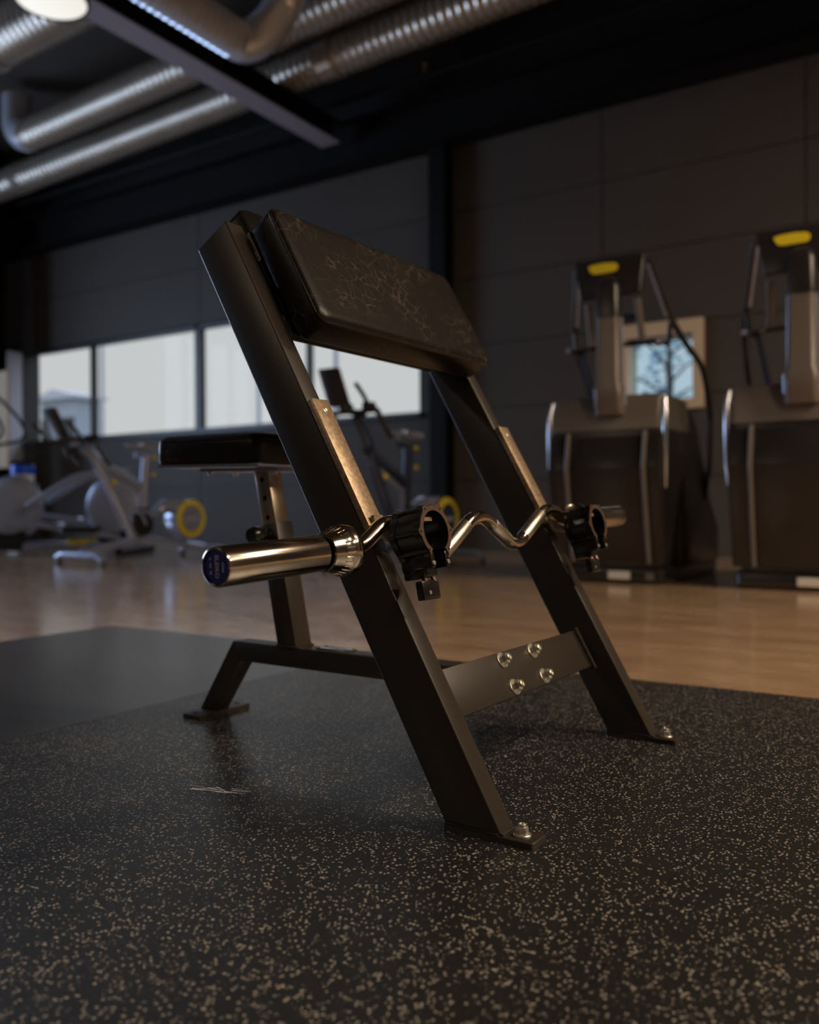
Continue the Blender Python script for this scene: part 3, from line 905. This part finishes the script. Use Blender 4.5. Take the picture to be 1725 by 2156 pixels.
def sleeve(x_in, x_out, z_in, z_out):
    a = Vector((x_in, 0, z_in)) - Vector((BAR0.x, 0, BAR0.z)); b_ = Vector((x_out, 0, z_out)) - Vector((BAR0.x, 0, BAR0.z))
    d = (b_ - a).normalized(); Ln = (b_ - a).length
    bm = BM(); lathe(bm, [(.0215, .060), (.0252, .062), (.0252, Ln - .004), (.0242, Ln - .001), (.0225, Ln), (.0212, Ln - .0008), (.0208, Ln - .004), (0, Ln - .004)], a, d, 48, cap=False); obj('sleeve', bm, 'steel', bar, 40)
    bm = BM(); lathe(bm, [(.0125, 0), (.031, .0005), (.0365, .003), (.0372, .006), (.0372, .014), (.0362, .017), (.0345, .019), (.0318, .026), (.0300, .034), (.0285, .044), (.0270, .052), (.0252, .054)], a, d, 48); fl = obj('collar_ring', bm, 'steel', bar, 30)
    bm = BM()
    ref = Vector((0, 0, 1)); u_ = (ref - d * ref.dot(d)).normalized(); w_ = d.cross(u_)
    for k in range(28):
        an = 2 * math.pi * k / 28; e_ = u_ * math.cos(an) + w_ * math.sin(an)
        tube(bm, [a + d * .0195 + e_ * .0338, a + d * .033 + e_ * .0302], .0011, 5)
    tag(obj('fluting', bm, 'steel', fl), kind='stuff')
    return a, b_, d, Ln


aL, bL, dL, LnL = sleeve(-.090, -.338, .404, .3945)
aR, bR, dR, LnR = sleeve(.700, .965, .4335, .4405)
for b_, d in ((bL, dL), (bR, dR)):
    c = b_ - d * .0038
    bm = BM(); lathe(bm, [(.0206, 0), (.0206, .0008), (0, .0008)], c, d, 40, cap=False); cap_ = tag(obj('end_cap', bm, 'blue_cap', bar), 'blue end cap with pale print')
    u_ = Vector((0, 0, 1)); u_ = (u_ - d * u_.dot(d)).normalized(); w_ = u_.cross(d)          # w_: to the right seen from outside
    o_ = c + d * .0010
    tmp = text_bm('ELEIKO', .0088, .0002); bm = BM()
    merge(bm, tmp, lambda x, y, z: o_ - u_ * x * 1.0 + w_ * y + d * z); obj('lettering', bm, 'white_print', cap_)
    bm = BM()
    for off, sp in ((-.0105, (-.0085, -.0065, -.0005, .0025, .009)), (.0105, (-.005, -.002, .001, .004))):
        for q in sp:
            P_ = [o_ + w_ * (off + dx) + u_ * (q + dz) for dx, dz in ((-.0009, -.001), (.0009, -.001), (.0009, .001), (-.0009, .001))]
            hexa(bm, P_ + [p + d * .0003 for p in P_])
    obj('small_print', bm, 'white_print', cap_)


# ================================================================ CLAMP COLLARS hanging on the hooks
def clamp(center, label, axis=(-.04, -.97, .2)):
    w = Vector(axis).normalized()
    dn = Vector((.0, 0, -1)); dn = (dn - w * dn.dot(w)).normalized()
    sd = w.cross(dn)
    e = thing('clamp_collar', label, 'collar', to_room(center), BEN_RZ, 'clamp collars hanging on the bar rests')
    def P(x, y, z): return sd * x + dn * y + w * z     # x sideways, y down, z along the bore

    def arc_ring(name, ri, ro, z0, z1, mt, lobes=0.0, a0=32, n=44):
        bm = BM(); rows = []
        for k in range(n + 1):
            a = R(a0 + (360 - 2 * a0) * k / n)            # 0 deg = down (the gap)
            out = ro + lobes * max(0, math.cos(6 * (a - R(30)))) ** 3
            sx_, sy_ = math.sin(a), math.cos(a)
            rows.append([bm.verts.new(P(sx_ * r_, sy_ * r_, z)) for r_, z in ((ri, z0), (out, z0), (out, z1), (ri, z1))])
        for A, B in zip(rows, rows[1:]):
            for k in range(4): bm.faces.new((A[k], A[(k + 1) % 4], B[(k + 1) % 4], B[k]))
        bm.faces.new(rows[0]); bm.faces.new(rows[-1][::-1])
        return obj(name, bm, mt, e, 40)

    arc_ring('clamp_body', .0310, .0370, -.021, .021, 'black_plastic', .0015)
    arc_ring('clamp_rim', .0302, .0392, .018, .0285, 'black_plastic', .0055)
    arc_ring('clamp_rim', .0302, .0392, -.0285, -.018, 'black_plastic', .0055)
    arc_ring('rim_face', .0308, .0382, .0285, .0296, 'rim', .0054)
    for k in range(6):                                   # ribs over the body at the lobes
        a = R(30 + 60 * k)
        if k in (0, 5): a = R(42 if k == 0 else -42)
        bm = BM(); tube(bm, [P(math.sin(a) * .0378, math.cos(a) * .0378, -.0275), P(math.sin(a) * .0378, math.cos(a) * .0378, .0275)], .0036, 8); rb = obj('rib', bm, 'black_plastic', e, 40)
        bm = BM(); c_ = P(math.sin(a) * .0378, math.cos(a) * .0378, .0275); lathe(bm, [(.0022, 0), (.0022, .0022), (0, .0024)], c_, w, 10); obj('pin', bm, 'hole', rb)
    for sgn in (-1, 1):                                  # jaws below the gap
        bm = BM()
        tmp = BM(); box(tmp, (-.0048, .030, -.0275), (.0048, .054, .0285), .002, 2)
        merge(bm, tmp, lambda x, y, z, s_=sgn: P(x + s_ * .0185, y, z)); jw = obj('jaw', bm, 'black_plastic', e, 40)
        for zz in (-.0276, .0286):
            bm = BM(); lathe(bm, [(.0034, 0), (.0034, .0016), (.0016, .0018), (.0016, .001)], P(sgn * .0185, .047, zz), w * (1 if zz > 0 else -1), 12); obj('screw', bm, 'zinc', jw, 30)
    bm = BM(); tmp = BM(); box(tmp, (-.024, .050, -.026), (.012, .066, .012), .003, 2); merge(bm, tmp, P); obj('lever_hinge', bm, 'black_plastic', e, 40)
    bm = BM(); tube(bm, [P(.004, .056, .004), P(.002, .074, .010)], .0042, 8); tube(bm, [P(-.016, .058, .002), P(-.018, .076, .010)], .004, 8); obj('lever_link', bm, 'rim', e, 40)
    bm = BM(); tmp = BM(); box(tmp, (-.034, .070, .000), (.008, .098, .013), .002, 2); merge(bm, tmp, P); lv = obj('lever', bm, 'black_plastic', e, 40)
    bm = BM(); lathe(bm, [(.003, 0), (.003, .0012), (0, .0014)], P(-.018, .088, .013), w, 12); obj('screw', bm, 'zinc', lv, 30)
    return e


clamp(Vector((HOOKS[0] + .003, .147, .4235)), 'black clamp collar on the hook beside the blue-capped sleeve')
clamp(Vector((HOOKS[1] + .003, .147, .4235)), 'black clamp collar on the hook of the upright nearer the stair climbers')

# ================================================================ STAIR CLIMBERS
def stair_climber(cy, label):
    """front cover faces -x at x=0; y is centred; z up"""
    e = thing('stair_climber', label, 'stair climber', (5.05, cy, 0), 0, 'stair climbers in front of the dark wall')
    # base
    bm = BM(); tmp = BM(); loft(tmp, [(.78, 0, z, .66 - i, .335 - i, .04) for z, i in ((.0, .015), (.02, 0), (.085, 0), (.10, .01))], 5); merge(bm, tmp)
    base = obj('base', bm, 'dark_plastic', e, 40)
    bm = BM(); box(bm, (.108, -.13, .028), (.122, .005, .076), .004); tag(obj('label_sticker', bm, 'white_lab', base), 'white sticker')
    bm = BM(); box(bm, (.108, -.275, .026), (.122, -.225, .07), .006); obj('base_glint', bm, 'brown_plastic', base)  # pinkish reflection on the base, built as a small block
    # lower front cover: bulges at z=.70
    bm = BM()
    loft(bm, [(.36, 0, .10, .22, .310, .05), (.355, 0, .30, .25, .325, .05), (.345, 0, .55, .29, .345, .05), (.335, 0, .70, .315, .355, .05), (.345, 0, .925, .295, .353, .05)], 6)
    body = obj('front_cover', bm, 'dark_plastic', e, 40)
    # raised centre panel with two ridges
    for y0, y1, x_t, x_m, x_b in ((-.345, -.262, -.006, -.036, .088), (-.245, .215, -.004, -.034, .090), (.232, .345, -.006, -.036, .088)):
        bm = BM()
        prism(bm, [(x_b + .05, .125), (x_b + .022, .125), (x_m + .026, .70), (x_t + .056, .915), (x_t + .09, .915), (x_m + .06, .70)], y0, y1, lambda y, a, b_: (a, y, b_), .006)
        obj('cover_panel', bm, 'dark_plastic', body, 40)
    for yy in (-.253, .224):
        bm = BM(); tube(bm, [(.098, yy, .13), (.0, yy, .62), (-.012, yy, .70), (.03, yy, .915)], .013, 8); obj('ridge', bm, 'brown_plastic', body, 60)
    # upper cap
    bm = BM()
    loft(bm, [(.345, 0, .930, .300, .358, .055), (.35, 0, 1.04, .292, .356, .055), (.36, 0, 1.125, .27, .350, .055), (.37, 0, 1.145, .245, .33, .055)], 6)
    obj('top_cover', bm, 'brown_plastic', e, 40)
    for s in (-1, 1):
        bm = BM(); tube(bm, [(.10, s * .352, 1.12), (.065, s * .362, 1.03), (.06, s * .362, .93), (.065, s * .362, .70), (.09, s * .356, .58)], [.012, .016, .016, .015, .008], 8); obj('edge_trim', bm, 'chrome', e, 60)
    # side flanks falling back along the stairs
    for s in (-1, 1):
        bm = BM()
        prism(bm, [(.45, .09), (1.42, .09), (1.40, .30), (1.12, .52), (.80, .98), (.62, 1.08), (.45, 1.08)], s * .27, s * .352, lambda y, a, b_: (a, y, b_), .012)
        fl = obj('side_flank', bm, 'dark_plastic', e, 40)
        bm = BM(); prism(bm, [(.62, .14), (.70, .14), (.70, .215), (.62, .215)], s * .352, s * .357, lambda y, a, b_: (a, y, b_)); obj('warning_label', bm, 'yellow', fl)
        bm = BM(); tube(bm, [(.64, s * .345, 1.07), (.81, s * .345, .97), (1.13, s * .345, .51), (1.39, s * .345, .30)], .014, 8); obj('flank_trim', bm, 'navy', fl, 60)
    for k in range(5):                                      # treads between the flanks
        x, z = .72 + .15 * k, .80 - .155 * k
        bm = BM(); box(bm, (x, -.265, z), (x + .20, .265, z + .03), .006); obj('step', bm, 'dark_plastic', e)
    # neck
    bm = BM(); loft(bm, [(.06, -.035, 1.02, .045, .088, .035), (.05, -.035, 1.08, .06, .088, .035), (.045, -.035, 1.19, .06, .086, .035), (.035, -.035, 1.20, .048, .074, .03), (.03, -.035, 1.62, .045, .068, .03)], 6); nk = obj('neck', bm, 'brown_plastic', e, 40)
    bm = BM(); loft(bm, [(.03, -.035, 1.60, .049, .073, .032), (.03, -.035, 1.78, .047, .069, .032), (.035, -.035, 1.83, .038, .055, .03), (.04, -.035, 1.85, .02, .03, .015)], 6); obj('neck_cap', bm, 'dark_plastic', nk, 40)
    for s in (-1, 1):
        bm = BM(); tube(bm, [(.05, -.035 + s * .088, 1.08), (.045, -.035 + s * .088, 1.18)], .012, 8); obj('clip', bm, 'silver', nk, 60)
        bm = BM(); tube(bm, [(.06, -.035 + s * .076, 1.20), (.05, -.035 + s * .072, 1.60)], .007, 8); obj('edge_strip', bm, 'silver', nk, 60)
    # console
    bm = BM()
    prism(bm, [(.215, 1.99), (-.225, 1.99), (-.215, 1.74), (.165, 1.74)], 0, .05, lambda d_, a, b_: (.10 + d_ + (b_ - 1.74) * .18 - .03, a, b_), .012, 3); cs = obj('console', bm, 'dark_plastic', e, 40)
    bm = BM()
    poly = [(-.10, 1.905), (-.085, 1.895), (.03, 1.893), (.06, 1.90), (.075, 1.925), (.085, 1.945), (.05, 1.955), (-.02, 1.957), (-.085, 1.95), (-.105, 1.93)]
    poly = [(q + .045, z) for q, z in poly]
    prism(bm, poly, -.003, .004, lambda d_, a, b_: (.10 + d_ + (b_ - 1.74) * .18 - .031, a - .01, b_)); tag(obj('emblem', bm, 'yellow', cs), 'yellow emblem on console back')
    # handles
    for s in (-1, 1):
        bm = BM()
        tube(bm, fillet([(.20, s * .235, 1.97), (.36, s * .315, 1.62), (.52, s * .36, 1.49), (.78, s * .40, 1.38), (.98, s * .40, 1.12), (1.02, s * .385, .72), (1.0, s * .34, .50)], .10), .019, 10); obj('side_handrail', bm, 'dark_plastic', e, 60)
        bm = BM(); tube(bm, [(.205, s * .222, 1.94), (.345, s * .292, 1.64)], .010, 8); obj('rail_highlight', bm, 'silver', e, 60)
        bm = BM(); tube(bm, fillet([(.36, s * .31, 1.60), (.37, s * .30, 1.47), (.36, s * .23, 1.49), (.33, 0, 1.49)], .05), .015, 10); obj('front_handlebar', bm, 'dark_plastic', e, 60)
        bm = BM(); tube(bm, [(.20, s * .155, 1.74), (.27, s * .165, 1.49)], .022, 8); obj('console_strut', bm, 'brown_plastic', e, 60)
        bm = BM(); tube(bm, fillet([(.34, s * .21, 1.49), (.30, s * .26, 1.46), (.20, s * .29, 1.46)], .04), .017, 10); hg = obj('hand_grip', bm, 'dark_plastic', e, 60)
        bm = BM(); lathe(bm, [(0, 0), (.018, .0), (.018, .012), (0, .016)], (.20, s * .29, 1.46), (-1, 0, 0), 12, cap=False); obj('grip_end', bm, 'silver', hg, 60)
    bm = BM(); tube(bm, [(.30, .24, 1.45), (.42, .18, 1.10)], .020, 8); obj('handlebar_post', bm, 'navy', e, 60)
    bm = BM(); tube(bm, [(.24, -.13, 1.63), (.24, -.06, 1.64)], .022, 8, flat=.6); obj('cup_holder', bm, 'navy', e, 60)
    return e


stair_climber(1.845, 'stair climber machine in front of the small beige-framed window')
stair_climber(.775, 'stair climber machine standing against plain dark panels')


# ================================================================ EXERCISE BIKES
def exercise_bike(x_off, cy, label, frame, drop):
    """rider faces -x; local x=0 at the screen"""
    e = thing('exercise_bike', label, 'exercise bike', (4.80 + x_off, cy, 0), 0, 'exercise bikes under the window band')
    def T(nm, pts, r, mt, par=None, seg=10, flat=1.0):
        bm = BM(); tube(bm, pts, r, seg, flat=flat); return obj(nm, bm, mt, par or e, 60)
    # stabilisers with feet
    for x in (.22, 1.62):
        sb = T('stabiliser', fillet([(x, -.30, .055), (x, -.24, .085), (x, .24, .085), (x, .30, .055)], .04), .03, 'silver')
        for s in (-1, 1):
            bm = BM(); lathe(bm, [(.028, 0), (.03, .01), (.018, .03), (.015, .06)], (x, s * .285, 0), (0, 0, 1), 12); obj('rubber_foot', bm, 'dark_plastic', sb, 60)
    T('base_tube', [(.22, 0, .10), (.85, 0, .20), (1.62, 0, .10)], .035, frame)
    # front post, frame tubes
    T('front_post', fillet([(.25, 0, 1.12 - drop), (.38, 0, .98 - drop * .5), (.50, 0, .70), (.78, 0, .22)], .1), .046, frame, flat=.75)
    T('top_tube', [(.36, 0, .90), (.88, 0, .66)], .042, frame, flat=.7)
    T('stay_tube', [(.42, 0, .80), (.84, 0, .60), (.86, 0, .25)], .020, 'silver')
    sp_ = T('seat_tube', [(.93, 0, .95), (.90, 0, .60), (.88, 0, .20)], .045, frame, flat=.8)
    T('seat_slide', [(.80, 0, .95), (1.06, 0, .95)], .022, frame)
    for z in (.93, .78):
        bm = BM(); lathe(bm, [(0, 0), (.018, 0), (.018, .03), (0, .032)], (.97, -.03, z), (.4, -1, 0), 12, cap=False); obj('adjuster_knob', bm, 'yellow', sp_, 60)
    # saddle
    bm = BM(); loft(bm, [(.95, 0, 1.00, .13, .055, .045), (.94, 0, 1.025, .15, .075, .06), (.94, 0, 1.05, .145, .07, .055), (.94, 0, 1.06, .11, .045, .04)], 6); sd = obj('saddle', bm, 'silver', e, 60)
    bm = BM(); loft(bm, [(.80, 0, 1.005, .09, .022, .02), (.79, 0, 1.035, .10, .03, .025), (.80, 0, 1.055, .09, .022, .02)], 5); obj('saddle_nose', bm, 'silver', sd, 60)
    # handlebar
    h = drop
    T('handlebar_stem', [(.34, 0, 1.14 - h), (.14, 0, 1.15 - h)], .026, frame)
    for s in (-1, 1):
        hb = T('handlebar', fillet([(.23, 0, 1.15 - h), (.23, s * .21, 1.15 - h), (.08, s * .23, 1.16 - h), (.02, s * .22, 1.24 - h), (-.06, s * .22, 1.30 - h)], .05), .016, 'dark_plastic')
        T('drop_grip', fillet([(.22, s * .20, 1.15 - h), (.27, s * .22, 1.05 - h), (.36, s * .22, .97 - h)], .04), .020, 'dark_plastic', hb)
        T('armrest_pad', [(.20, s * .10, 1.18 - h), (.33, s * .10, 1.19 - h)], .035, 'dark_plastic', hb, flat=.5)
    # screen
    sc_ = BM(); prism(sc_, [(.03, 1.17 - h), (.08, 1.17 - h), (-.05, 1.42 - h), (-.09, 1.42 - h)], -.085, .085, lambda y, a, b_: (a, y, b_), .01); ss = obj('screen', sc_, 'dark_plastic', e, 40)
    T('screen_arm', [(.14, 0, 1.15 - h), (0.03, 0, 1.26 - h)], .02, 'dark_plastic', ss)
    # crank, pedals
    bm = BM(); lathe(bm, [(0, -.05), (.10, -.05), (.11, -.03), (.11, .03), (.10, .05), (0, .05)], (.86, 0, .33), (0, 1, 0), 28, cap=False); cw = obj('crank_cover', bm, 'dark_plastic', e, 40)
    for s, (dx, dz) in ((-1, (-.09, .14)), (1, (.09, -.14))):
        T('crank_arm', [(.86, s * .07, .33), (.86 + dx, s * .08, .33 + dz)], .014, 'silver', cw)
        bm = BM(); box(bm, (.86 + dx - .05, s * .09 - .001, .33 + dz - .012), (.86 + dx + .05, s * .18, .33 + dz + .012), .004); obj('pedal', bm, 'dark_plastic', cw)
    # rear flywheel housing with yellow ring
    bm = BM(); lathe(bm, [(.0, -.10), (.12, -.10), (.125, -.085), (.178, -.085), (.182, -.06), (.182, .06), (.17, .085), (0, .085)], (1.38, 0, .375), (0, 1, 0), 40, cap=False); fwl = obj('flywheel_cover', bm, frame, e, 30)
    for s in (-1, 1):
        bm = BM(); lathe(bm, [(.125, .086), (.128, .100), (.172, .100), (.178, .086)], (1.38, 0, .375), (0, s, 0), 40, cap=False); obj('yellow_ring', bm, 'yellow', fwl, 40)
        bm = BM(); box(bm, (1.30, s * .100 - .003, .355), (1.46, s * .100 + .003, .39), .002); obj('wordmark_bar', bm, 'grey_disc', fwl)
    bm = BM(); loft(bm, [(1.22, 0, .46, .20, .06, .05), (1.24, 0, .50, .20, .065, .05), (1.28, 0, .555, .14, .06, .05)], 5); obj('flywheel_hood', bm, 'silver', e, 60)
    T('chain_stay', [(.88, 0, .42), (1.30, 0, .47)], .032, 'silver')
    bm = BM(); lathe(bm, [(0, 0), (.02, 0), (.02, .02), (0, .022)], (.52, -.05, .70), (0, -1, 0), 12, cap=False); obj('side_dot', bm, 'yellow', e, 60)
    return e


exercise_bike(0.0, 3.66, 'navy exercise bike with a screen, seen between the bench uprights', 'navy', 0.0)
exercise_bike(-.34, 6.25, 'silver exercise bike with a yellow ring, beside the cross trainer', 'silver', .13)

# ================================================================ CROSS TRAINER
ctr = pix(28, 1062, 2, .50 if False else .475)
d_ct = 9.0
dirv = rt * ((28 - IW / 2) / F_PX) - up * ((1062 - IH / 2) / F_PX) + fw
c0 = CAM + dirv * d_ct
u_dir = Vector((.44, -.90, 0)).normalized()          # along the machine, to the right in the photo
rz = math.atan2(u_dir.y, u_dir.x)
e = thing('cross_trainer', 'grey cross trainer with two round covers, under the window band', 'cross trainer', (c0.x, c0.y, 0), rz)
def T(nm, pts, r, mt, par=None, seg=10, flat=1.0):
    bm = BM(); tube(bm, pts, r, seg, flat=flat); return obj(nm, bm, mt, par or e, 60)
for x, rr_, v in ((0.0, .30, 0.0), (1.06, .29, .10)):
    bm = BM(); lathe(bm, [(0, -.10), (rr_ * .55, -.105), (rr_ * .9, -.09), (rr_, -.06), (rr_, .06), (rr_ * .9, .09), (0, .10)], (x, v, .49), (0, 1, 0), 48, cap=False); dc = obj('round_cover', bm, 'grey_disc', e, 50)
    bm = BM(); ring = [(x + (rr_ + .004) * math.cos(a), v, .49 + (rr_ + .004) * math.sin(a)) for a in [R(q * 9) for q in range(41)]]
    tube(bm, ring, .03, 8, cap=False); obj('cover_rim', bm, 'silver', dc, 60)
    bm = BM(); box(bm, (x - .16, v - .09, .05), (x + .16, v + .09, .26), .02); obj('cover_stand', bm, 'dark_plastic', dc)
base = T('base_rail', [(-1.0, -.05, .09), (.45, -.05, .09), (1.3, -.05, .075)], .05, 'silver', None, 10, .8)
T('base_rail', [(-1.0, .26, .09), (1.3, .26, .08)], .045, 'silver')
for x in (-.95, 1.28):
    fb = T('floor_bar', [(x, -.32, .045), (x, .48, .045)], .043, 'dark_plastic')
for s, zz in ((-1, 0.0), (1, .05)):
    ar = T('link_arm', fillet([(.26, s * .20, .50 + zz), (.78, s * .20, .80 + zz), (1.18, s * .20, .81 + zz)], .12), .033, 'silver')
    T('foot_rail', [(.10, s * .20 - .04, .37 + zz), (1.25, s * .20 - .04, .19 + zz)], .032, 'silver')
    T('rail_knuckle', [(.62, s * .20 - .09, .30 + zz), (.62, s * .20 + .03, .30 + zz)], .036, 'silver')
    bm = BM(); loft(bm, [(.85, s * .26, .235 + zz, .19, .07, .05), (.85, s * .26, .265 + zz, .20, .08, .06), (.87, s * .26, .30 + zz, .19, .075, .055)], 5); obj('foot_pedal', bm, 'dark_plastic', e, 60)
    bm = BM(); loft(bm, [(.78, s * .11 - .07, .115, .10, .02, .018), (.78, s * .11 - .07, .165, .10, .02, .018)], 5); obj('yellow_marker', bm, 'yellow', e, 60)
T('mast', [(-.62, 0, .08), (-.52, 0, .9), (-.40, 0, 1.45)], .05, 'dark_plastic')
bm = BM(); box(bm, (-.46, -.2, 1.40), (-.40, .2, 1.68), .02); obj('console', bm, 'dark_plastic', e, 40)
T('hand_lever', fillet([(-.30, -.24, 1.66), (-.02, -.24, 1.40), (.05, -.24, 1.26), (-.02, -.24, 1.17), (-.34, -.24, 1.15)], .09), .018, 'dark_plastic')
T('hand_lever', fillet([(-.30, .24, 1.66), (-.06, .24, 1.42), (.0, .24, 1.28), (-.06, .24, 1.19), (-.34, .24, 1.15)], .09), .018, 'dark_plastic')

# cleaning station with blue lidded tub
q = CAM + (rt * ((48 - IW / 2) / F_PX) - up * ((990 - IH / 2) / F_PX) + fw) * 9.9
e = thing('pedestal_bin', 'slim black pedestal bin behind the cross trainer', 'bin', (q.x, q.y, 0))
bm = BM(); loft(bm, [(0, 0, 0, .13, .13, .04), (0, 0, .74, .13, .13, .04), (0, 0, .76, .12, .12, .04)], 5); obj('bin_body', bm, 'dark_plastic', e, 40)
bm = BM(); box(bm, (-.134, -.07, .50), (-.128, .07, .62), .002); obj('flap', bm, 'silver', e)
e = thing('wipes_tub', 'white wipes tub with a bright blue lid, on the pedestal bin', 'tub', (q.x, q.y, .76))
bm = BM(); lathe(bm, [(.115, 0), (.12, .01), (.12, .10), (.112, .11)], (0, 0, 0), (0, 0, 1), 28); obj('tub_body', bm, 'white_tub', e, 40)
bm = BM(); lathe(bm, [(.126, .105), (.128, .115), (.126, .20), (.115, .21), (0, .212)], (0, 0, 0), (0, 0, 1), 28, cap=False); obj('lid', bm, 'blue_lid', e, 40)

# beige board on the corner column
p0, p1 = pix(14, 780, 0, 7.55), pix(14, 985, 0, 7.55)
e = thing('notice_board', 'tall beige board fixed in front of the black column by the jamb', 'board', (7.57, p0.y + .25, p1.z))
h_ = p0.z - p1.z
bm = BM(); box(bm, (-.012, -.25, 0), (.018, .25, h_), .004); obj('board', bm, 'beige', e)
for a, b_ in (((-.25, 0), (-.22, h_)), ((.22, 0), (.25, h_)), ((-.22, 0), (.22, .03)), ((-.22, h_ - .03), (.22, h_))):
    bm = BM(); box(bm, (-.024, a[0], a[1]), (-.012, b_[0], b_[1]), .003); obj('board_frame', bm, 'beige', e)
